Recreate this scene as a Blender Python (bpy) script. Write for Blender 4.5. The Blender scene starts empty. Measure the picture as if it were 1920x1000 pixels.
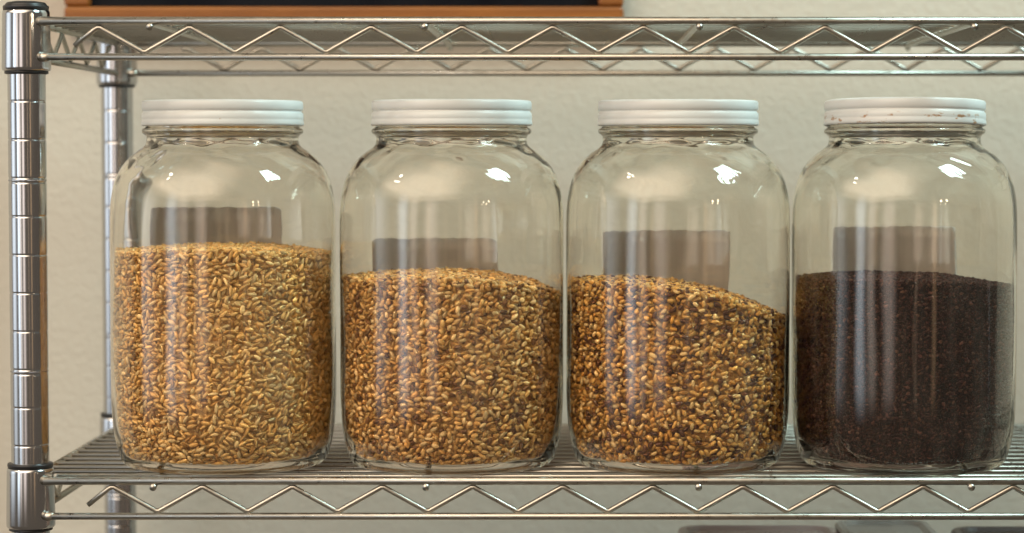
import bpy, bmesh, math, random
import numpy as np
from mathutils import Vector, Matrix
R = math.radians
scene = bpy.context.scene
col = scene.collection

# ------------------------------------------------------------------ camera
CAM_D, CAM_Z, F_PX = 1.68, 0.216, 4700.0
cam_d = bpy.data.cameras.new('camera')
cam_d.sensor_fit = 'HORIZONTAL'
cam_d.sensor_width = 36.0
cam_d.lens = F_PX / 1920.0 * 36.0
cam_d.shift_x = -120.0 / 1920.0
cam_d.clip_start, cam_d.clip_end = 0.05, 60.0
cam_d.dof.use_dof = True
cam_d.dof.focus_distance = 1.70
cam_d.dof.aperture_fstop = 5.6
cam = bpy.data.objects.new('camera', cam_d)
cam.location = (0, -CAM_D, CAM_Z)
cam.rotation_euler = (R(90) - math.atan(208.5 / F_PX), 0, 0)
col.objects.link(cam)
scene.camera = cam

# ------------------------------------------------------------------ world, lamps, exposure
world = bpy.data.worlds.new('World')
scene.world = world
world.use_nodes = True
bg = world.node_tree.nodes['Background']
bg.inputs['Color'].default_value = (1.0, 0.80, 0.62, 1)
bg.inputs['Strength'].default_value = 0.07

def lamp(name, az, dist, z, w, h, radiance, color, aim=(0, 0.1, 0.13), soft=0.0):
    """rectangular lamp; az in degrees from straight behind the camera, + to the right"""
    d = bpy.data.lights.new(name, 'AREA')
    d.shape = 'RECTANGLE'
    d.size, d.size_y = w, h
    d.color = color
    d.energy = radiance * math.pi * w * h
    if soft:                                        # glow fades to the rim so reflected edges stay soft
        d.use_nodes = True
        nt = d.node_tree
        em = [q for q in nt.nodes if q.type == 'EMISSION'][0]
        ge = nt.nodes.new('ShaderNodeNewGeometry')
        sp = nt.nodes.new('ShaderNodeSeparateXYZ')
        nt.links.new(ge.outputs['Parametric'], sp.inputs[0])
        fs = []
        for ax in ('X', 'Y'):
            pp = nt.nodes.new('ShaderNodeMath'); pp.operation = 'PINGPONG'
            nt.links.new(sp.outputs[ax], pp.inputs[0]); pp.inputs[1].default_value = 0.5
            mr = nt.nodes.new('ShaderNodeMapRange'); mr.interpolation_type = 'SMOOTHSTEP'
            mr.inputs['From Min'].default_value = 0.0; mr.inputs['From Max'].default_value = 0.5 * soft
            nt.links.new(pp.outputs[0], mr.inputs['Value'])
            fs.append(mr.outputs[0])
        mu = nt.nodes.new('ShaderNodeMath'); mu.operation = 'MULTIPLY'
        nt.links.new(fs[0], mu.inputs[0]); nt.links.new(fs[1], mu.inputs[1])
        nt.links.new(mu.outputs[0], em.inputs['Strength'])
    o = bpy.data.objects.new(name, d)
    o.location = (dist * math.sin(R(az)), -dist * math.cos(R(az)), z)
    v = Vector(aim) - o.location
    o.rotation_euler = v.to_track_quat('-Z', 'Y').to_euler()
    col.objects.link(o)
    return o

# bright window to the left behind the photographer
lamp('window_light', -50, 3.2, 0.35, 0.95, 2.5, 1.7, (0.80, 0.90, 1.0), soft=0.9)
# cool ceiling fixture of four tubes, ahead of the shelf to the right
for i in range(4):
    lamp('ceiling_tube_light', 60 + i * 6.0, 1.75, 2.0, 0.13, 0.85, 25.0, (0.66, 0.95, 0.97))
# added ceiling-wide warm panel, soft fill in place of light off the ceiling
lamp('ceiling_fill_panel', -34, 4.5, 2.35, 8.0, 7.6, 2.05, (1.0, 0.80, 0.60), aim=(-2.516, -3.731, 0.0), soft=0.6)
# added glowing panels in place of light off the room's walls, split to streak reflections
for (az, w, rad, c) in ((-82, 2.6, 0.95, (0.84, 0.92, 1.0)), (-38, 0.9, 1.0, (1.0, 0.87, 0.78)), (-19, 1.2, 0.95, (1.0, 0.84, 0.76)), (9, 0.26, 0.40, (1.0, 0.70, 0.48)), (27, 0.40, 0.55, (1.0, 0.62, 0.34))):
    lamp('wall_fill_panel', az, 3.5, 0.4, w, 2.6, rad, c, soft=0.9)
# small lamp high on the left, warm room lamps
lamp('spot_light', -66, 2.2, 2.0, 0.14, 0.14, 40.0, (1.0, 0.95, 0.88))
lamp('warm_bulb_light', 35, 2.9, 0.80, 0.07, 0.07, 40.0, (1.0, 0.80, 0.56))
lamp('warm_bulb_light', 41, 2.9, 0.80, 0.07, 0.07, 40.0, (1.0, 0.80, 0.56))

vs = scene.view_settings
vs.view_transform = 'Standard'
vs.look = 'None'
vs.gamma = 1.0
vs.use_curve_mapping = False
vs.exposure = 1.10

scene.render.engine = 'CYCLES'
cy = scene.cycles
cy.use_denoising = True
try:
    cy.denoiser = 'OPENIMAGEDENOISE'
    cy.denoising_input_passes = 'RGB_ALBEDO_NORMAL'
    cy.denoising_prefilter = 'ACCURATE'
except Exception:
    pass
cy.max_bounces = 14
cy.transmission_bounces = 12
cy.glossy_bounces = 8
cy.diffuse_bounces = 3
cy.transparent_max_bounces = 16
cy.caustics_refractive = True
cy.caustics_reflective = True
cy.blur_glossy = 0.3
cy.use_adaptive_sampling = True
cy.adaptive_threshold = 0.015
cy.sample_clamp_indirect = 25.0

# ------------------------------------------------------------------ materials
def mat(name, color, rough=0.5, metal=0.0, **kw):
    m = bpy.data.materials.new(name)
    m.use_nodes = True
    b = m.node_tree.nodes['Principled BSDF']
    b.inputs['Base Color'].default_value = (*color, 1)
    b.inputs['Roughness'].default_value = rough
    b.inputs['Metallic'].default_value = metal
    for k, v in kw.items():
        b.inputs[k].default_value = v
    return m

def nodes(m):
    return m.node_tree.nodes, m.node_tree.links, m.node_tree.nodes['Principled BSDF']

def noise(m, scale, detail=3, rough=0.5, coord='Object', stretch=None):
    n, l, b = nodes(m)
    tc = n.new('ShaderNodeTexCoord')
    t = n.new('ShaderNodeTexNoise')
    t.inputs['Scale'].default_value = scale
    t.inputs['Detail'].default_value = detail
    t.inputs['Roughness'].default_value = rough
    if stretch:
        mp = n.new('ShaderNodeMapping')
        mp.inputs['Scale'].default_value = stretch
        l.new(tc.outputs[coord], mp.inputs['Vector'])
        l.new(mp.outputs['Vector'], t.inputs['Vector'])
    else:
        l.new(tc.outputs[coord], t.inputs['Vector'])
    return t

def ramp(m, src, stops):
    n, l, b = nodes(m)
    r = n.new('ShaderNodeValToRGB')
    e = r.color_ramp.elements
    while len(e) < len(stops):
        e.new(0.5)
    for el, (p, c) in zip(e, stops):
        el.position = p
        el.color = (*c, 1) if len(c) == 3 else c
    l.new(src, r.inputs['Fac'])
    return r

def bump(m, src, strength, distance):
    n, l, b = nodes(m)
    bp = n.new('ShaderNodeBump')
    bp.inputs['Strength'].default_value = strength
    bp.inputs['Distance'].default_value = distance
    l.new(src, bp.inputs['Height'])
    l.new(bp.outputs['Normal'], b.inputs['Normal'])
    return bp

# painted orange-peel plaster
M_wall = mat('plaster_wall', (0.66, 0.62, 0.50), 0.6)
t = noise(M_wall, 165, 3, 0.5)
r = ramp(M_wall, t.outputs['Fac'], [(0.40, (0, 0, 0)), (0.62, (1, 1, 1))])
bump(M_wall, r.outputs['Color'], 0.22, 0.0011)
t2 = noise(M_wall, 3.0, 3)
r2 = ramp(M_wall, t2.outputs['Fac'], [(0.3, (0.49, 0.455, 0.385)), (0.7, (0.53, 0.495, 0.42))])
nodes(M_wall)[1].new(r2.outputs['Color'], nodes(M_wall)[2].inputs['Base Color'])

M_chrome = mat('chrome_post', (0.50, 0.51, 0.52), 0.09, 1.0)
t = noise(M_chrome, 60, 3, stretch=(1, 1, 0.05))
r = ramp(M_chrome, t.outputs['Fac'], [(0.3, (0.10,) * 3), (0.75, (0.22,) * 3)])
nodes(M_chrome)[1].new(r.outputs['Color'], nodes(M_chrome)[2].inputs['Roughness'])
M_wire = mat('plated_wire', (0.42, 0.40, 0.35), 0.3, 1.0)
t = noise(M_wire, 220, 3)
r = ramp(M_wire, t.outputs['Fac'], [(0.3, (0.26,) * 3), (0.75, (0.46,) * 3)])
nodes(M_wire)[1].new(r.outputs['Color'], nodes(M_wire)[2].inputs['Roughness'])
M_black = mat('black_plastic', (0.012, 0.012, 0.013), 0.4)

M_glass = bpy.data.materials.new('jar_glass')
M_glass.use_nodes = True
n = M_glass.node_tree.nodes
n.remove(n['Principled BSDF'])
g = n.new('ShaderNodeBsdfGlass')
g.inputs['Color'].default_value = (0.990, 0.982, 0.957, 1)
g.inputs['Roughness'].default_value = 0.0
g.inputs['IOR'].default_value = 1.5
dust = n.new('ShaderNodeBsdfDiffuse')
dust.inputs['Color'].default_value = (0.72, 0.66, 0.55, 1)
tc = n.new('ShaderNodeTexCoord')
mp = n.new('ShaderNodeMapping'); mp.inputs['Scale'].default_value = (1, 1, 0.10)
tn = n.new('ShaderNodeTexNoise'); tn.inputs['Scale'].default_value = 75; tn.inputs['Detail'].default_value = 4
mr = n.new('ShaderNodeMapRange')
mr.inputs['From Min'].default_value = 0.42; mr.inputs['From Max'].default_value = 0.78
mr.inputs['To Min'].default_value = 0.002; mr.inputs['To Max'].default_value = 0.028
mxs = n.new('ShaderNodeMixShader')
gl = M_glass.node_tree.links
gl.new(tc.outputs['Object'], mp.inputs['Vector']); gl.new(mp.outputs['Vector'], tn.inputs['Vector'])
gl.new(tn.outputs['Fac'], mr.inputs['Value']); gl.new(mr.outputs[0], mxs.inputs['Fac'])
gl.new(g.outputs[0], mxs.inputs[1]); gl.new(dust.outputs[0], mxs.inputs[2])
gl.new(mxs.outputs[0], n['Material Output'].inputs['Surface'])

def lid_mat(name, rust):
    m = mat(name, (0.74, 0.77, 0.74), 0.32)
    n, l, b = nodes(m)
    t = noise(m, 14, 4)
    r = ramp(m, t.outputs['Fac'], [(0.3, (0.60, 0.63, 0.62)), (0.7, (0.70, 0.73, 0.72))])
    out = r.outputs['Color']
    if rust:
        t3 = noise(m, 75, 5, 0.65, stretch=(1, 1, 2.2))
        r3 = ramp(m, t3.outputs['Fac'], [(rust, (0, 0, 0)), (rust + 0.05, (1, 1, 1))])
        tc = n.new('ShaderNodeTexCoord')
        sp = n.new('ShaderNodeSeparateXYZ')
        l.new(tc.outputs['Object'], sp.inputs[0])
        mr = n.new('ShaderNodeMapRange')            # the paint is chipped along the rolled lower rim
        mr.inputs['From Min'].default_value = 0.0085
        mr.inputs['From Max'].default_value = 0.0055
        l.new(sp.outputs['Z'], mr.inputs['Value'])
        mu = n.new('ShaderNodeMath'); mu.operation = 'MULTIPLY'
        l.new(r3.outputs['Color'], mu.inputs[0]); l.new(mr.outputs[0], mu.inputs[1])
        mx = n.new('ShaderNodeMix'); mx.data_type = 'RGBA'
        l.new(mu.outputs[0], mx.inputs['Factor'])
        l.new(out, mx.inputs['A'])
        mx.inputs['B'].default_value = (0.40, 0.24, 0.13, 1)
        out = mx.outputs['Result']
    l.new(out, b.inputs['Base Color'])
    t4 = noise(m, 60, 3)
    bump(m, t4.outputs['Fac'], 0.15, 0.0006)
    return m
M_lid = lid_mat('white_lid_paint', 0.68)
M_lid_worn = lid_mat('worn_white_lid_paint', 0.56)

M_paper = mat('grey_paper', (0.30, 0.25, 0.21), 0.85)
t = noise(M_paper, 130, 5, 0.6, stretch=(1, 1, 0.06))  # vertical streaks stand for room reflections, painted into the paper colour
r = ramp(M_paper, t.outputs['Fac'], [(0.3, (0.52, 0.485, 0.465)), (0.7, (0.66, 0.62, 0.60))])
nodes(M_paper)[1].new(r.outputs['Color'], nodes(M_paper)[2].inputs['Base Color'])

M_wood = mat('orange_wood', (0.42, 0.17, 0.035), 0.45)
t = noise(M_wood, 30, 5, 0.6, stretch=(0.25, 1, 4))
r = ramp(M_wood, t.outputs['Fac'], [(0.3, (0.17, 0.048, 0.004)), (0.7, (0.30, 0.098, 0.010))])
nodes(M_wood)[1].new(r.outputs['Color'], nodes(M_wood)[2].inputs['Base Color'])
M_slate = mat('chalkboard_black', (0.012, 0.013, 0.016), 0.9, **{'Specular IOR Level': 0.04})
t = noise(M_slate, 9, 4, 0.6)
r = ramp(M_slate, t.outputs['Fac'], [(0.35, (0.006, 0.006, 0.008)), (0.75, (0.014, 0.014, 0.016))])
nodes(M_slate)[1].new(r.outputs['Color'], nodes(M_slate)[2].inputs['Base Color'])

def grain_mat(name, rough=0.42, spec=0.4):
    m = mat(name, (0.5, 0.3, 0.1), rough, **{'Specular IOR Level': spec})
    n, l, b = nodes(m)
    a = n.new('ShaderNodeAttribute'); a.attribute_name = 'grain_colour'
    t = noise(m, 700, 3)
    mx = n.new('ShaderNodeMix'); mx.data_type = 'RGBA'; mx.blend_type = 'MULTIPLY'
    mx.inputs['Factor'].default_value = 0.55
    r = ramp(m, t.outputs['Fac'], [(0.3, (0.76, 0.73, 0.68)), (0.7, (1, 1, 1))])
    l.new(a.outputs['Color'], mx.inputs['A']); l.new(r.outputs['Color'], mx.inputs['B'])
    l.new(mx.outputs['Result'], b.inputs['Base Color'])
    return m
M_grain = grain_mat('malt_husk')
M_grain_dark = grain_mat('roasted_malt_husk', 0.5, 0.08)

# ------------------------------------------------------------------ helpers
def link(name, me, m=None, parent=None, smooth=False):
    if m is not None and not me.materials:
        me.materials.append(m)
    if smooth:
        me.polygons.foreach_set('use_smooth', [True] * len(me.polygons))
    o = bpy.data.objects.new(name, me)
    o.parent = parent
    col.objects.link(o)
    return o

def empty(name, loc=(0, 0, 0), rz=0, parent=None):
    o = bpy.data.objects.new(name, None)
    o.location = loc
    o.rotation_euler.z = rz
    o.empty_display_size = 0.02
    o.parent = parent
    col.objects.link(o)
    return o

def tag(o, label=None, cat=None, group=None, kind=None):
    if label: o['label'] = label
    if cat: o['category'] = cat
    if group: o['group'] = group
    if kind: o['kind'] = kind
    return o

def mesh(name, v, f):
    me = bpy.data.meshes.new(name)
    me.from_pydata([tuple(p) for p in v], [], f)
    me.update()
    return me

def lathe(name, prof, seg=64, wob=None, close_bottom=False):
    """surface of revolution about Z from (radius, z) pairs; radius 0 closes an end"""
    v, f, rings = [], [], []
    for (r, z) in prof:
        if r < 1e-7:
            rings.append([len(v)]); v.append((0, 0, z))
        else:
            ring = []
            for k in range(seg):
                a = 2 * math.pi * k / seg
                rr = r + (wob(a, r, z) if wob else 0)
                ring.append(len(v)); v.append((rr * math.cos(a), rr * math.sin(a), z))
            rings.append(ring)
    for a, b in zip(rings, rings[1:]):
        for k in range(seg):
            k2 = (k + 1) % seg
            if len(a) == 1 and len(b) == 1: continue
            if len(a) == 1: f.append((a[0], b[k2], b[k]))
            elif len(b) == 1: f.append((a[k], a[k2], b[0]))
            else: f.append((a[k], a[k2], b[k2], b[k]))
    return mesh(name, v, f)

def catmull(pts, n=4):
    P = [np.array(p, float) for p in pts]
    out = []
    for i in range(len(P) - 1):
        p0 = P[i - 1] if i else 2 * P[0] - P[1]
        p1, p2 = P[i], P[i + 1]
        p3 = P[i + 2] if i + 2 < len(P) else 2 * P[-1] - P[-2]
        t0 = 0; t1 = t0 + max(np.linalg.norm(p1 - p0), 1e-9) ** .5
        t2 = t1 + max(np.linalg.norm(p2 - p1), 1e-9) ** .5
        t3 = t2 + max(np.linalg.norm(p3 - p2), 1e-9) ** .5
        for k in range(n):
            t = t1 + (t2 - t1) * k / n
            A1 = (t1 - t) / (t1 - t0) * p0 + (t - t0) / (t1 - t0) * p1
            A2 = (t2 - t) / (t2 - t1) * p1 + (t - t1) / (t2 - t1) * p2
            A3 = (t3 - t) / (t3 - t2) * p2 + (t - t2) / (t3 - t2) * p3
            B1 = (t2 - t) / (t2 - t0) * A1 + (t - t0) / (t2 - t0) * A2
            B2 = (t3 - t) / (t3 - t1) * A2 + (t - t1) / (t3 - t1) * A3
            out.append((t2 - t) / (t2 - t1) * B1 + (t - t1) / (t2 - t1) * B2)
    out.append(P[-1])
    return [(max(0.0, float(p[0])), float(p[1])) for p in out]

def tube_geo(pts, rad, seg=10):
    P = [Vector(p) for p in pts]
    v, f = [], []
    prev = None
    T = []
    for i in range(len(P)):
        a = (P[i] - P[i - 1]).normalized() if i else None
        b = (P[i + 1] - P[i]).normalized() if i + 1 < len(P) else None
        T.append(((a or b) + (b or a)).normalized())
    up = Vector((0, 0, 1)) if abs(T[0].z) < 0.9 else Vector((0, 1, 0))
    nrm = (up - T[0] * up.dot(T[0])).normalized()
    for i, p in enumerate(P):
        nrm = (nrm - T[i] * nrm.dot(T[i])).normalized()
        bn = T[i].cross(nrm)
        for k in range(seg):
            a = 2 * math.pi * k / seg
            v.append(p + (nrm * math.cos(a) + bn * math.sin(a)) * rad)
    for i in range(len(P) - 1):
        for k in range(seg):
            k2 = (k + 1) % seg
            f.append((i * seg + k, i * seg + k2, (i + 1) * seg + k2, (i + 1) * seg + k))
    f.append(tuple(reversed(range(seg))))
    f.append(tuple(range((len(P) - 1) * seg, len(P) * seg)))
    return v, f

def tubes(name, lines, rad, seg=10):
    V, F = [], []
    for pts in lines:
        v, f = tube_geo(pts, rad, seg)
        o = len(V)
        V += v
        F += [tuple(i + o for i in q) for q in f]
    return mesh(name, V, F)

def bevel_box(name, sx, sy, sz, bev=0.002, seg=2):
    bm = bmesh.new()
    bmesh.ops.create_cube(bm, size=1)
    bmesh.ops.scale(bm, vec=(sx, sy, sz), verts=bm.verts)
    if bev:
        bmesh.ops.bevel(bm, geom=bm.edges[:], offset=bev, segments=seg, affect='EDGES', profile=0.5)
    me = bpy.data.meshes.new(name)
    bm.to_mesh(me); bm.free()
    return me

# ------------------------------------------------------------------ wall
WALL_Y = 0.42
me = mesh('wall', [(-2.2, WALL_Y, -1.2), (2.2, WALL_Y, -1.2), (2.2, WALL_Y, 1.4), (-2.2, WALL_Y, 1.4)], [(0, 1, 2, 3)])
tag(link('wall', me, M_wall), kind='structure')

# ------------------------------------------------------------------ wire shelving
XL, XR = -0.370, 0.546
YF, YR = 0.012, 0.345
RAIL_F, RAIL_R = 0.0, 0.335
unit = empty('wire_shelving_unit', (0, 0, 0))
tag(unit, 'chrome wire shelving unit with zigzag trussed edges carrying the four jars', 'shelving')

# posts with roll-formed grooves
POST_R = 0.0127
def post_profile():
    zb, zt = -0.42, 0.3150
    gro = []
    k = 0
    zz = 0.2523 + 2 * 0.0258
    while zz > zb + 0.02:
        gro.append(zz)
        if (k - 4) % 5 == 0: gro.append(zz - 0.0030)
        zz -= 0.0258; k += 1
    prof = [(0.0, zt), (POST_R - 0.001, zt), (POST_R, zt - 0.001)]
    for gz in sorted(gro, reverse=True):
        prof += [(POST_R, gz + 0.0016), (POST_R, gz + 0.0012), (POST_R, gz + 0.0009), (POST_R - 0.00025, gz + 0.0004), (POST_R - 0.0003, gz), (POST_R - 0.00025, gz - 0.0004), (POST_R, gz - 0.0009), (POST_R, gz - 0.0012), (POST_R, gz - 0.0016)] 
    prof += [(POST_R, zb), (0.0, zb)]
    return list(reversed(prof))
post_me = lathe('post', post_profile(), 48)
cap_me = lathe('end_cap', [(0, 0.3135), (0.0136, 0.3135), (0.0140, 0.3142), (0.0140, 0.3170), (0.0128, 0.3186), (0.008, 0.3194), (0, 0.3196)], 36)
for me_ in (post_me,):
    me_.materials.append(M_chrome)
    me_.polygons.foreach_set('use_smooth', [True] * len(me_.polygons))
cap_me.materials.append(M_black)
cap_me.polygons.foreach_set('use_smooth', [True] * len(cap_me.polygons))
for px in (XL, XR):
    for py in (YF, YR):
        p = link('post', post_me, None, unit)
        p.location = (px, py, 0)
        p.rotation_euler.z = random.Random(px + py).random() * 6
        link('end_cap', cap_me, None, p)

# pieces shared by both shelves
collar_prof = [(0.0129, 0.0046), (0.0150, 0.0046), (0.0156, 0.0040), (0.0158, 0.002), (0.0164, -0.0335), (0.0162, -0.0352), (0.0154, -0.0360), (0.0129, -0.0360), (0.0129, 0.0046)]
collar_me = lathe('corner_collar', list(reversed(collar_prof)), 40)
sleeve_me = lathe('plastic_sleeve', list(reversed([(0.0127, 0.0078), (0.0150, 0.0078), (0.0153, 0.0070), (0.0151, 0.0047), (0.0127, 0.0047), (0.0127, 0.0078)])), 36)
sleeve_lo_me = lathe('plastic_sleeve', list(reversed([(0.0127, -0.0361), (0.0146, -0.0361), (0.0146, -0.0378), (0.0127, -0.0384), (0.0127, -0.0361)])), 36)
collar_me.materials.append(M_chrome)
sleeve_me.materials.append(M_black); sleeve_lo_me.materials.append(M_black)
for q in (collar_me, sleeve_me, sleeve_lo_me):
    q.polygons.foreach_set('use_smooth', [True] * len(q.polygons))
def blob():
    bm = bmesh.new()
    bmesh.ops.create_icosphere(bm, subdivisions=2, radius=0.0036)
    rr = random.Random(4)
    for vv in bm.verts:
        vv.co *= 1 + (rr.random() - 0.5) * 0.25
        vv.co.x *= 1.25
    me = bpy.data.meshes.new('weld')
    bm.to_mesh(me); bm.free()
    me.materials.append(M_wire)
    me.polygons.foreach_set('use_smooth', [True] * len(me.polygons))
    return me
weld_me = blob()

def zigzag(x0, x1, peak, half, ztop, zbot, start=None):
    """points of a bent truss wire along one axis; rounded bends"""
    pts = []
    k = math.ceil((x0 - peak) / half)
    while peak + k * half <= x1:
        x = peak + k * half
        top = (k % 2 == 0)
        z, dz = (ztop, -1) if top else (zbot, 1)
        slope = (ztop - zbot) / half
        e = 0.0028
        pts += [(x - e, z + dz * e * slope), (x - e * 0.35, z + dz * e * slope * 0.28), (x + e * 0.35, z + dz * e * slope * 0.28), (x + e, z + dz * e * slope)]
        k += 1
    return pts

RZ_T, RZ_B = -0.0030, -0.0270
def make_shelf(z0, peak_front, peak_rear, jitter):
    rr = random.Random(jitter)
    x0, x1 = XL + 0.012, XR - 0.012
    y0, y1 = YF + 0.012, YR - 0.012
    # welded top frame: the four upper edge wires
    sh = link('shelf', tubes('shelf', [
        [(x0, RAIL_F, RZ_T), (x1, RAIL_F, RZ_T)], [(x0, RAIL_R, RZ_T), (x1, RAIL_R, RZ_T)],
        [(XL + 0.002, y0, RZ_T), (XL + 0.002, y1, RZ_T)], [(XR - 0.002, y0, RZ_T), (XR - 0.002, y1, RZ_T)]], 0.0028, 12), M_wire, unit, True)
    sh.location.z = z0
    def wire(name, pts, rad, seg=10):
        return link(name, tubes(name, [pts], rad, seg), M_wire, sh, True)
    wire('lower_rail', [(x0, RAIL_F, RZ_B), (x1, RAIL_F, RZ_B)], 0.0024, 12)
    wire('lower_rail', [(x0, RAIL_R, RZ_B), (x1, RAIL_R, RZ_B)], 0.0024, 12)
    wire('lower_rail', [(XL + 0.002, y0, RZ_B), (XL + 0.002, y1, RZ_B)], 0.0024, 12)
    wire('lower_rail', [(XR - 0.002, y0, RZ_B), (XR - 0.002, y1, RZ_B)], 0.0024, 12)
    # bent truss wires, welded between the edge wires
    zt, zb = RZ_T - 0.0040, RZ_B + 0.0030
    zz = zigzag(peak_front - 0.018, XR - 0.03, peak_front, 0.03035, zt, zb)
    zz = [(peak_front - 0.0165, zt - 0.0125)] + [q for q in zz if q[0] > peak_front - 0.004]
    wire('zigzag_wire', [(x, RAIL_F + 0.0012, z) for x, z in zz], 0.00175, 10)
    zz = zigzag(peak_rear - 0.018, XR - 0.03, peak_rear, 0.03035, zt, zb)
    wire('zigzag_wire', [(x, RAIL_R - 0.001, z) for x, z in zz], 0.00175, 10)
    for sx in (XL + 0.003, XR - 0.003):
        zz = zigzag(y0 + 0.012, y1 - 0.012, y0 + 0.03, 0.03035, zt, zb)
        wire('zigzag_wire', [(sx, y, z) for y, z in zz], 0.00175, 10)
    # wires running front to back under the mat
    xs = -0.2845
    while xs < XR - 0.04:
        wire('support_wire', [(xs, -0.0030, RZ_T - 0.0045), (xs, 0.002, RZ_T - 0.0030), (xs, 0.010, RZ_T - 0.0012), (xs, RAIL_R - 0.008, RZ_T - 0.0012), (xs, RAIL_R + 0.001, RZ_T - 0.0040)], 0.0023, 10)
        xs += 0.1835
    # long mat wires
    nm = 14
    m0 = tubes('mat_wire', [[(XL + 0.002, 0, 0), (XR - 0.002, 0, 0)]], 0.00145, 8)
    m0.materials.append(M_wire)
    m0.polygons.foreach_set('use_smooth', [True] * len(m0.polygons))
    for k in range(nm):
        y = 0.0125 + k * (RAIL_R - 0.025) / (nm - 1) + (rr.random() - 0.5) * 0.0015
        o = link('mat_wire', m0, None, sh)
        xa = 0.016 if (y < YF + 0.017 or y > YR - 0.02) else 0.0
        o.location = (0, y, -0.00145)
        if xa:
            o.scale.x = 1 - 2 * xa / (XR - XL); o.location.x = (XL + XR) / 2 * (1 - o.scale.x)
    for px in (XL, XR):
        sgn = 1 if px == XL else -1
        for py in (YF, YR):
            c = link('corner_collar', collar_me, None, sh); c.location = (px, py, 0)
            s = link('plastic_sleeve', sleeve_me, None, sh); s.location = (px, py, 0)
            s = link('plastic_sleeve', sleeve_lo_me, None, sh); s.location = (px, py, 0)
            ry = RAIL_F if py == YF else RAIL_R
            for wz in (RZ_T, RZ_B):
                w = link('weld', weld_me, None, sh); w.location = (px + sgn * 0.0150, ry + (0.001 if py == YF else -0.001), wz)
                w.rotation_euler.x = wz * 900
    return sh
Z_UP = 0.3087
make_shelf(0.0, -0.3125, -0.3005, 1)
make_shelf(Z_UP, -0.3190, -0.3125, 2)

# ------------------------------------------------------------------ jars
OUTER = [(0, 2.4), (40, 2.0), (57, 0.8), (62.5, 0.0), (66.3, 0.2), (69.8, 2.2), (72.3, 6.5), (74.4, 13), (76.2, 22), (77.5, 34), (78.1, 48), (78.2, 62),
         (78.2, 90), (78.2, 130), (78.2, 165), (78.0, 176), (77.2, 186), (75.5, 195), (72.6, 203), (68.4, 210), (63.4, 215.4), (58.4, 219.2), (54.8, 221.8), (53.1, 224), (52.7, 226.5), (52.8, 229),
         (53.9, 230.3), (55.4, 231.3), (55.9, 232.8), (55.4, 234.3), (53.6, 235.2), (52.3, 236.2), (52.0, 238), (52.0, 249)]
INNER = [(49.2, 249.5), (49.2, 238), (49.2, 230), (49.6, 225.0), (51.6, 221.8), (55.8, 218.4), (61.0, 214.2), (65.9, 208.8), (70.1, 201.9), (73.1, 194.0), (75.1, 185), (75.9, 175), (76.2, 164),
         (76.2, 130), (76.2, 90), (76.2, 62), (76.0, 48), (75.2, 34), (73.8, 22), (71.6, 13), (68.6, 7.4), (64, 4.6), (55, 3.9), (35, 3.9), (0, 4.2)]
mm = 0.001
def jar_mesh(seed):
    rr = random.Random(seed)
    ph = [rr.random() * 6.28 for _ in range(9)]
    prof = catmull(OUTER, 4) + [(50.9, 250.2), (50.0, 250.2)] + catmull(INNER, 4)
    n_out = len(catmull(OUTER, 4)) + 1
    seam = {}
    def wob(a, r, z):
        z = z / mm; r = r / mm
        sh = math.exp(-((z - 214) / 13) ** 2)
        inner = abs(r - float(np.interp(z, IN_Z, IN_R))) < 0.6
        amp = 0.12 if inner else 0.022
        w = amp * (math.sin(3 * a + ph[0] + z * 0.02) + 0.7 * math.sin(7 * a + ph[1] + z * 0.035) + 0.5 * math.sin(13 * a + ph[2] - z * 0.05))
        if not inner:                       # mould seams
            w += 0.10 * (math.exp(-((a - 1.3) / 0.045) ** 2) + math.exp(-((a - 4.44) / 0.045) ** 2))
        if inner:
            w += sh * 0.42 * (math.sin(5 * a + ph[3] + 0.25 * z) + 0.8 * math.sin(11 * a + ph[4] + 0.4 * z) + 0.5 * math.sin(19 * a + ph[5] - 0.3 * z))
            w += 0.3 * math.exp(-((z - 12) / 9) ** 2) * (math.sin(6 * a + ph[6] + 0.3 * z) + 0.7 * math.sin(15 * a + ph[7]))
        return w * mm
    return lathe('glass_body', [(r * mm, z * mm) for r, z in prof], 112, wob)
_in = sorted([(z, r) for r, z in INNER if r > 60 and z > 4.3 or (r > 45 and z > 215)])
IN_Z = np.array([q[0] for q in _in]); IN_R = np.array([q[1] for q in _in])

LID_PROF = [(0, 17.0), (44, 17.0), (46, 17.4), (50, 17.6), (53.5, 17.7), (55.2, 17.2), (55.9, 16.1), (55.9, 11.6), (55.5, 10.9), (54.9, 10.3), (54.9, 9.7), (55.5, 9.1), (56.0, 8.5), (56.1, 5.8),
            (56.05, 5.2), (55.95, 4.7), (56.0, 4.1), (56.2, 3.3), (56.4, 1.6), (56.1, 0.5), (55.3, 0.0), (54.5, 0.4), (54.3, 1.5), (54.3, 15.2), (0, 15.2)]
def lid_mesh(seed):
    rr = random.Random(seed)
    ph = [rr.random() * 6.28 for _ in range(4)]
    def wob(a, r, z):
        return (0.12 * math.sin(2 * a + ph[0]) + 0.06 * math.sin(5 * a + ph[1]) + 0.04 * math.sin(17 * a + ph[2])) * mm if r > 0.05 else 0
    return lathe('lid', [(r * mm, z * mm) for r, z in reversed(LID_PROF)], 96, wob)

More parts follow.
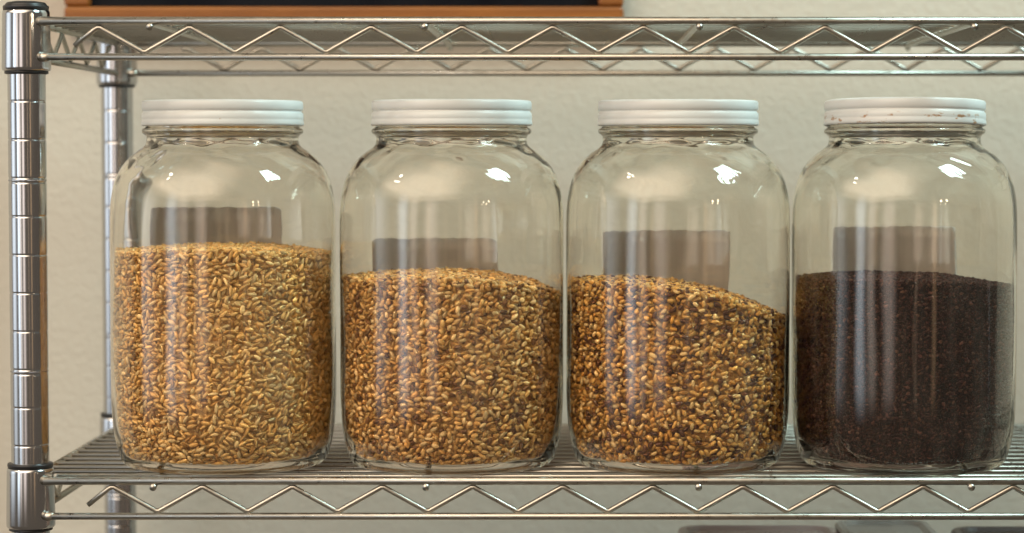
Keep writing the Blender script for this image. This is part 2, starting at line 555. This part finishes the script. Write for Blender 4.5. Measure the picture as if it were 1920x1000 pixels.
def label_mesh(x0, x1, ztop, seed):
    """sheet of paper curved round the back of the jar, top edge uneven"""
    rr = random.Random(seed)
    Rl = 78.45
    a0, a1 = math.asin(x0 / Rl), math.asin(x1 / Rl)
    n, nz = 60, 10
    tops = []
    w = 0
    for i in range(n + 1):
        w = 0.6 * w + (rr.random() - 0.5) * 0.9
        tops.append(w)
    V, F = [], []
    for side in (0, 0.18):
        for i in range(n + 1):
            for j in range(nz + 1):
                t = j / nz
                zt = ztop + tops[i] - (1.6 if i in (0, n) else 0.4 if i in (1, n - 1) else 0)
                z = 60 + (zt - 60) * t
                ed = (rr.random() - 0.5) * 0.012 if i in (0, n) else 0
                a = a0 + (a1 - a0) * i / n + ed
                rad = max(Rl, 0) + side
                if z > 168: rad -= max(0, 78.2 - float(np.interp(z, OUT_Z, OUT_R)))
                V.append((rad * math.sin(a) * mm, rad * math.cos(a) * mm, z * mm))
    N = (n + 1) * (nz + 1)
    idx = lambda s, i, j: s * N + i * (nz + 1) + j
    for i in range(n):
        for j in range(nz):
            F.append((idx(0, i, j), idx(0, i + 1, j), idx(0, i + 1, j + 1), idx(0, i, j + 1)))
            F.append((idx(1, i, j), idx(1, i, j + 1), idx(1, i + 1, j + 1), idx(1, i + 1, j)))
        F.append((idx(0, i, nz), idx(0, i + 1, nz), idx(1, i + 1, nz), idx(1, i, nz)))
        F.append((idx(0, i, 0), idx(1, i, 0), idx(1, i + 1, 0), idx(0, i + 1, 0)))
    for j in range(nz):
        F.append((idx(0, 0, j), idx(0, 0, j + 1), idx(1, 0, j + 1), idx(1, 0, j)))
        F.append((idx(0, n, j), idx(1, n, j), idx(1, n, j + 1), idx(0, n, j + 1)))
    return mesh('paper_label', V, F)
_o = sorted([(z, r) for r, z in OUTER if z > 50 and z < 230])
OUT_Z = np.array([q[0] for q in _o]); OUT_R = np.array([q[1] for q in _o])

# kernels -----------------------------------------------------------
def kernel(rings, sides, crease=True):
    """unit kernel along X, radius 1 in Y/Z; returns verts, tris"""
    v = [(-1, 0, 0)]
    for (t, r) in rings:
        for k in range(sides):
            a = 2 * math.pi * k / sides
            v.append((t, r * math.cos(a), r * math.sin(a)))
    v.append((1, 0, 0))
    f = []
    for k in range(sides):
        f.append((0, 1 + (k + 1) % sides, 1 + k))
    for i in range(len(rings) - 1):
        for k in range(sides):
            a = 1 + i * sides + k; b = 1 + i * sides + (k + 1) % sides
            f += [(a, b, b + sides), (a, b + sides, a + sides)]
    L = 1 + (len(rings) - 1) * sides
    for k in range(sides):
        f.append((L + k, L + (k + 1) % sides, len(v) - 1))
    return np.array(v, float), np.array(f, int)

PACK_TRIES = 8
def pack(rng, w, h, L, W, tries, squeeze, ang):
    """kernels (x, y, angle) lying flat in a w x h sheet that wraps in x, hardly overlapping"""
    rad = W * 0.5 * squeeze
    offs = (-0.30 * L, 0.0, 0.30 * L)
    rads = (rad * 0.80, rad, rad * 0.80)
    cell = 2 * rad
    nx = int(w / cell); cw = w / nx
    grid = {}
    out = []
    P = rng.random((tries, 2)) * (w, h)
    A = ang(tries)
    ca, sa = np.cos(A), np.sin(A)
    for t in range(tries):
        x, y = P[t]
        ok = True
        cs = []
        for o, r in zip(offs, rads):
            cx = (x + o * ca[t]) % w; cy_ = y + o * sa[t]
            i, j = int(cx / cw), int(cy_ // cell)
            for di in (-1, 0, 1):
                for dj in (-1, 0, 1):
                    for (qx, qy, qr) in grid.get(((i + di) % nx, j + dj), ()):
                        dx = abs(qx - cx); dx = min(dx, w - dx)
                        if dx * dx + (qy - cy_) ** 2 < (r + qr) ** 2:
                            ok = False; break
                    if not ok: break
                if not ok: break
            if not ok: break
            cs.append((i, j, cx, cy_, r))
        if ok:
            for (i, j, cx, cy_, r) in cs:
                grid.setdefault((i % nx, j), []).append((cx, cy_, r))
            out.append((x, y, A[t]))
    return np.array(out)

def grain_fill(name, seed, L, W, T, zprof, colours, m, rings, sides, spacing, layers, flat=0.45):
    rng = np.random.default_rng(seed)
    base, tris = kernel(rings, sides)
    xs_p = np.array([q[0] for q in zprof]); zs_p = np.array([q[1] for q in zprof])
    top = lambda x: np.interp(x, xs_p, zs_p)
    zmax = zs_p.max() + 2
    C, N, U, SZ = [], [], [], []
    for li, (depth, keep_back) in enumerate(layers):
        pts = pack(rng, 2 * math.pi * 74, zmax - 5 + 16, L, W, int(PACK_TRIES * (2 * math.pi * 74) * zmax / (L * W)), (0.92, 0.86, 0.86)[li],
                   lambda k: rng.normal(0, 1, k) * 0.85 + 0.15)
        a = pts[:, 0] / 74.0
        s = pts[:, 1]
        # arc length s climbs from the flat bottom round the heel and up the wall
        zz = np.clip(7.0 + s - 14, 5.0, None)
        Rw = np.interp(zz, IN_Z, IN_R)
        low = s < 14
        Rw = np.where(low, 59 + s * 0.66, Rw)
        zz = np.where(low, 5.0 + (s / 14.0) ** 2 * 2.0, zz)
        Rw = np.where(low, np.minimum(Rw, np.interp(zz, IN_Z, IN_R)), Rw)
        dz = 1.0
        slope = (np.interp(zz + dz, IN_Z, IN_R) - np.interp(zz - dz, IN_Z, IN_R)) / (2 * dz)
        nl = np.sqrt(1 + slope ** 2)
        nr, nz = 1 / nl, -slope / nl
        d = depth + rng.random(len(a)) * T * 0.22
        rc = Rw - d * nr
        zc = zz - d * nz
        x, y = rc * np.cos(a), rc * np.sin(a)
        keep = (zc < top(x) + rng.normal(0, 0.5, len(a))) & (zc > 4.6)
        if not keep_back: keep &= (np.sin(a) < 0.5)
        th = pts[:, 2]
        a, x, y, zc, nr, nz, th = [q[keep] for q in (a, x, y, zc, nr, nz, th)]
        nn = np.stack([nr * np.cos(a), nr * np.sin(a), nz], 1)
        tang = np.stack([-np.sin(a), np.cos(a), np.zeros_like(a)], 1)
        up = np.cross(nn, tang)
        tilt = rng.normal(0, 0.08 + 0.12 * li, len(a))
        dirv = tang * np.cos(th)[:, None] + up * np.sin(th)[:, None]
        u = dirv * np.cos(tilt)[:, None] + nn * np.sin(tilt)[:, None]
        n2 = nn * np.cos(tilt)[:, None] - dirv * np.sin(tilt)[:, None]
        C.append(np.stack([x, y, zc], 1)); N.append(n2); U.append(u)
    # the heaped top
    for li in range(3):
        k = int(math.pi * 73 ** 2 / (spacing ** 2) * 1.0)
        rad = 74.5 * np.sqrt(rng.random(k)); a = rng.random(k) * 2 * math.pi
        x, y = rad * np.cos(a), rad * np.sin(a)
        z = top(x) - li * T * 0.6 + rng.normal(0, 0.35, k)
        th = rng.random(k) * 2 * math.pi
        tilt = rng.normal(0, 0.3, k)
        dirv = np.stack([np.cos(th), np.sin(th), np.zeros(k)], 1)
        nn = np.tile(np.array([[0, 0, 1.0]]), (k, 1))
        u = dirv * np.cos(tilt)[:, None] + nn * np.sin(tilt)[:, None]
        n2 = nn * np.cos(tilt)[:, None] - dirv * np.sin(tilt)[:, None]
        # keep tips off the glass
        reach = np.abs(u[:, 0] * np.cos(a) + u[:, 1] * np.sin(a)) * L / 2
        rad2 = np.minimum(rad, 75.6 - reach)
        x, y = rad2 * np.cos(a), rad2 * np.sin(a)
        C.append(np.stack([x, y, z], 1)); N.append(n2); U.append(u)
    C, N, U = np.concatenate(C), np.concatenate(N), np.concatenate(U)
    B = np.cross(N, U)
    n = len(C)
    sl = L / 2 * (1 + rng.normal(0, 0.14, n)) * np.where(rng.random(n) < 0.06, 0.6, 1.0); sw = W / 2 * (1 + rng.normal(0, 0.13, n)); st = T / 2 * (1 + rng.normal(0, 0.07, n))
    V = (C[:, None, :] + base[None, :, 0:1] * sl[:, None, None] * U[:, None, :]
         + base[None, :, 1:2] * sw[:, None, None] * B[:, None, :] + base[None, :, 2:3] * st[:, None, None] * N[:, None, :])
    # nothing may poke through the glass
    rr_ = np.hypot(V[..., 0], V[..., 1])
    lim = np.interp(V[..., 2], IN_Z, IN_R) - 0.42
    sc = np.minimum(1.0, lim / np.maximum(rr_, 1e-6))
    V[..., 0] *= sc; V[..., 1] *= sc
    V[..., 2] = np.maximum(V[..., 2], 4.75)
    nv = len(base)
    V = V.reshape(-1, 3) * mm
    F = (tris[None] + (np.arange(n) * nv)[:, None, None]).reshape(-1, 3)
    cc = np.array(colours, float)
    wts = cc[:, 3] / cc[:, 3].sum()
    pick = rng.choice(len(cc), n, p=wts)
    rgb = cc[pick, :3] * np.exp(rng.normal(-0.02, 0.30 if L < 4 else 0.18, n))[:, None]
    # core that the kernels are bedded in
    cd = layers[-1][0] + T * 0.25
    cprof = [(0.0, 5.5), (54.0, 5.5)] + [(float(np.interp(z, IN_Z, IN_R)) - cd, z + 2) for z in (6, 10, 14, 20, 30, 42, 56)]
    core_top = []
    seg = 48
    cv, cf = [], []
    for (r, z) in cprof[1:] + [(76.2 - cd, None), (50, None), (25, None)]:
        for k in range(seg):
            a = 2 * math.pi * k / seg
            x = r * math.cos(a)
            cv.append((x * mm, r * math.sin(a) * mm, (z if z is not None else float(top(x)) - T * 1.7) * mm))
    nr_ = len(cprof) - 1 + 3
    for i in range(nr_ - 1):
        for k in range(seg):
            k2 = (k + 1) % seg
            p, q, r_, s_ = i * seg + k, i * seg + k2, (i + 1) * seg + k2, (i + 1) * seg + k
            cf += [(p, q, r_), (p, r_, s_)]
    cv.append((0, 0, (float(top(0)) - T * 1.7) * mm)); cv.append((0, 0, 0.0055))
    for k in range(seg):
        k2 = (k + 1) % seg
        cf.append(((nr_ - 1) * seg + k, (nr_ - 1) * seg + k2, len(cv) - 2)); cf.append((k2, k, len(cv) - 1))
    off = len(V)
    V = np.concatenate([V, np.array(cv)]); F = np.concatenate([F, np.array(cf) + off])
    colr = np.ones((len(V), 4), np.float32)
    colr[:off, :3] = np.repeat(rgb, nv, axis=0)
    colr[off:, :3] = (cc[:, :3] * wts[:, None]).sum(0)
    me = bpy.data.meshes.new(name)
    me.vertices.add(len(V)); me.loops.add(len(F) * 3); me.polygons.add(len(F))
    me.vertices.foreach_set('co', V.astype(np.float32).ravel())
    me.polygons.foreach_set('loop_start', np.arange(len(F), dtype=np.int32) * 3)
    me.loops.foreach_set('vertex_index', F.astype(np.int32).ravel())
    me.polygons.foreach_set('use_smooth', np.ones(len(F), bool))
    me.update(calc_edges=True)
    at = me.attributes.new('grain_colour', 'FLOAT_COLOR', 'POINT')
    at.data.foreach_set('color', colr.ravel())
    me.materials.append(m)
    return me

JX = [-0.2464, -0.0868, 0.0712, 0.2292]
JY = 0.0715
RK = [(-0.88, 0.42), (-0.50, 0.90), (0.05, 1.0), (0.58, 0.82), (0.90, 0.38)]
RP = [(-0.87, 0.52), (-0.45, 0.93), (0.10, 1.0), (0.60, 0.84), (0.90, 0.44)]
RS = [(-0.65, 0.70), (0.10, 1.0), (0.70, 0.66)]
JARS = [
    dict(label=(-61, 33, 179), lid=(0, 0, 0), rz=0.3, lidm=M_lid,
         jl='glass jar with white lid, fullest with pale golden grain, beside the chrome post',
         gname='pale_malt', gl='pale golden slender barley grain filling the jar beside the chrome post',
         g=dict(L=5.8, W=2.7, T=2.35, zprof=[(-76, 149.5), (-30, 151), (10, 152), (45, 150), (76, 147.5)],
                colours=[(0.92, 0.57, 0.20, 5), (0.84, 0.48, 0.145, 4), (0.94, 0.67, 0.31, 3), (0.48, 0.24, 0.055, 1.2)], spacing=3.55, rings=RK, sides=6)),
    dict(label=(-61, 30, 156), lid=(0, 0, 0.2), rz=1.7, lidm=M_lid,
         jl='glass jar with white lid and tan grain to mid height, second from the post',
         gname='tan_malt', gl='tan amber barley grain in the jar second from the post',
         g=dict(L=5.1, W=2.85, T=2.5, zprof=[(-76, 131), (-40, 132.5), (0, 133), (35, 130.5), (55, 127), (76, 119)],
                colours=[(0.86, 0.50, 0.165, 5), (0.66, 0.34, 0.09, 4), (0.92, 0.62, 0.28, 2.8), (0.24, 0.10, 0.03, 1.8)], spacing=3.8, rings=RP, sides=6)),
    dict(label=(-52, 40, 162), lid=(0, 0, 0.1), rz=2.9, lidm=M_lid,
         jl='glass jar with white lid and steeply sloping amber grain, third from the post',
         gname='amber_malt', gl='plump amber brown barley grain sloping steeply in the third jar',
         g=dict(L=4.9, W=2.85, T=2.5, zprof=[(-76, 129), (-40, 129), (0, 125.5), (30, 119.5), (55, 111), (76, 103)],
                colours=[(0.84, 0.46, 0.115, 5), (0.58, 0.27, 0.05, 4), (0.92, 0.62, 0.26, 2.8), (0.15, 0.05, 0.014, 3.2)], spacing=3.8, rings=RP, sides=6)),
    dict(label=(-43.6, 46, 165), lid=(0.2, 1.7, 0.0), rz=4.4, lidm=M_lid_worn,
         jl='glass jar with a tilted rust chipped white lid, filled with dark brown grain',
         gname='dark_roasted_malt', gl='dark chocolate brown roasted fine grain in the jar with the tilted lid',
         g=dict(L=3.3, W=2.1, T=1.9, zprof=[(-76, 130.5), (-20, 131.5), (30, 130), (76, 125)],
                colours=[(0.042, 0.0155, 0.014, 5), (0.072, 0.030, 0.023, 3), (0.020, 0.007, 0.007, 4), (0.11, 0.052, 0.036, 0.9)], spacing=2.35, rings=RS, sides=5)),
]
for i, J in enumerate(JARS):
    loc = (JX[i], JY, 0.0)
    jar = empty('glass_jar', loc)
    tag(jar, J['jl'], 'jar', 'gallon glass jars standing in a row on the wire shelf')
    gb = link('glass_body', jar_mesh(10 + i), M_glass, jar, True)
    gb.rotation_euler.z = J['rz']
    lid = link('lid', lid_mesh(20 + i), J['lidm'], jar, True)
    tx, ty, dzl = J['lid']
    lid.location = (0, 0, (236.3 + dzl) * mm)
    lid.rotation_euler = (R(tx), -R(ty), J['rz'])
    if i == 3: lid['label'] = 'tilted white lid with rusty chipped lower rim'
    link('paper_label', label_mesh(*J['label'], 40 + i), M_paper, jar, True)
    me = grain_fill(J['gname'], 60 + i, m=M_grain_dark if i == 3 else M_grain,
                    layers=[(J['g']['T'] * 0.5 + 0.4, True), (J['g']['T'] * 1.35, False), (J['g']['T'] * 2.15, False)], **J['g'])
    g = link(J['gname'], me)
    g.location = loc
    tag(g, J['gl'], 'grain', kind='stuff')

# ------------------------------------------------------------------ chalkboard on the wall above
cb = empty('chalkboard', (-0.192, WALL_Y - 0.011, 0.318))
tag(cb, 'black chalkboard in an orange wooden frame hanging on the wall', 'chalkboard')
CW, CH, BW = 0.463, 0.36, 0.021
for (sx, sz, x, z) in ((CW, BW, 0, BW / 2), (CW, BW, 0, CH - BW / 2)):
    o = link('frame_bar', bevel_box('frame_bar', sx, 0.019, sz, 0.0025), M_wood, cb); o.location = (x, 0, z)
for s in (-1, 1):
    o = link('frame_bar', bevel_box('frame_bar', BW, 0.0184, CH - 2 * BW - 0.0004, 0.0025), M_wood, cb); o.location = (s * (CW - BW) / 2, 0, CH / 2)
o = link('slate_panel', bevel_box('slate_panel', CW - 2 * BW + 0.006, 0.006, CH - 2 * BW + 0.006, 0), M_slate, cb); o.location = (0, 0.004, CH / 2)

# ------------------------------------------------------------------ containers on the level below
def rounded_rect(hx, hy, r, z, n=6):
    pts = []
    for cx, cy, a0 in ((hx - r, hy - r, 0), (-hx + r, hy - r, 90), (-hx + r, -hy + r, 180), (hx - r, -hy + r, 270)):
        for k in range(n + 1):
            a = R(a0 + 90 * k / n)
            pts.append((cx + r * math.cos(a), cy + r * math.sin(a), z))
    return pts
def loft(name, loops):
    n = len(loops[0]); V, F = [], []
    for lp in loops: V += lp
    for i in range(len(loops) - 1):
        for k in range(n):
            k2 = (k + 1) % n
            F.append((i * n + k, i * n + k2, (i + 1) * n + k2, (i + 1) * n + k))
    F.append(tuple(reversed(range(n)))); F.append(tuple(range((len(loops) - 1) * n, len(loops) * n)))
    return mesh(name, V, F)
def container(loc, hx, hy, h, m_tub, m_lid, label):
    c = empty('plastic_container', loc)
    tag(c, label, 'container', 'containers on the level below the jars')
    rr_ = 0.018
    link('tub', loft('tub', [rounded_rect(hx * .9, hy * .9, rr_, 0), rounded_rect(hx * .93, hy * .93, rr_, 0.004), rounded_rect(hx * .975, hy * .975, rr_, h - 0.008)]), m_tub, c, False)
    link('lid', loft('lid', [rounded_rect(hx, hy, rr_, h - 0.0075), rounded_rect(hx + .0015, hy + .0015, rr_, h - 0.006), rounded_rect(hx + .0015, hy + .0015, rr_, h - 0.002),
                             rounded_rect(hx, hy, rr_, h), rounded_rect(hx - .004, hy - .004, rr_ - .003, h), rounded_rect(hx - .007, hy - .007, rr_ - .005, h - 0.003)]), m_lid, c, False)
M_tubA = mat('beige_plastic', (0.42, 0.33, 0.28), 0.4)
M_tubB = mat('dark_brown_plastic', (0.035, 0.018, 0.014), 0.35)
M_lidA = mat('mauve_plastic', (0.30, 0.22, 0.20), 0.3)
M_lidB = mat('smoky_grey_plastic', (0.20, 0.17, 0.15), 0.28)
container((0.136, 0.12, -0.180), 0.058, 0.09, 0.116, M_tubA, M_lidA, 'mauve lidded beige container under the shelf below the third jar')
container((0.231, 0.13, -0.180), 0.034, 0.09, 0.119, M_tubB, M_lidB, 'dark brown container with a grey lid rim under the jar with the tilted lid')
container((0.335, 0.13, -0.180), 0.050, 0.09, 0.1135, M_tubB, M_tubB, 'dark container at the lower right edge, all of it dark brown')
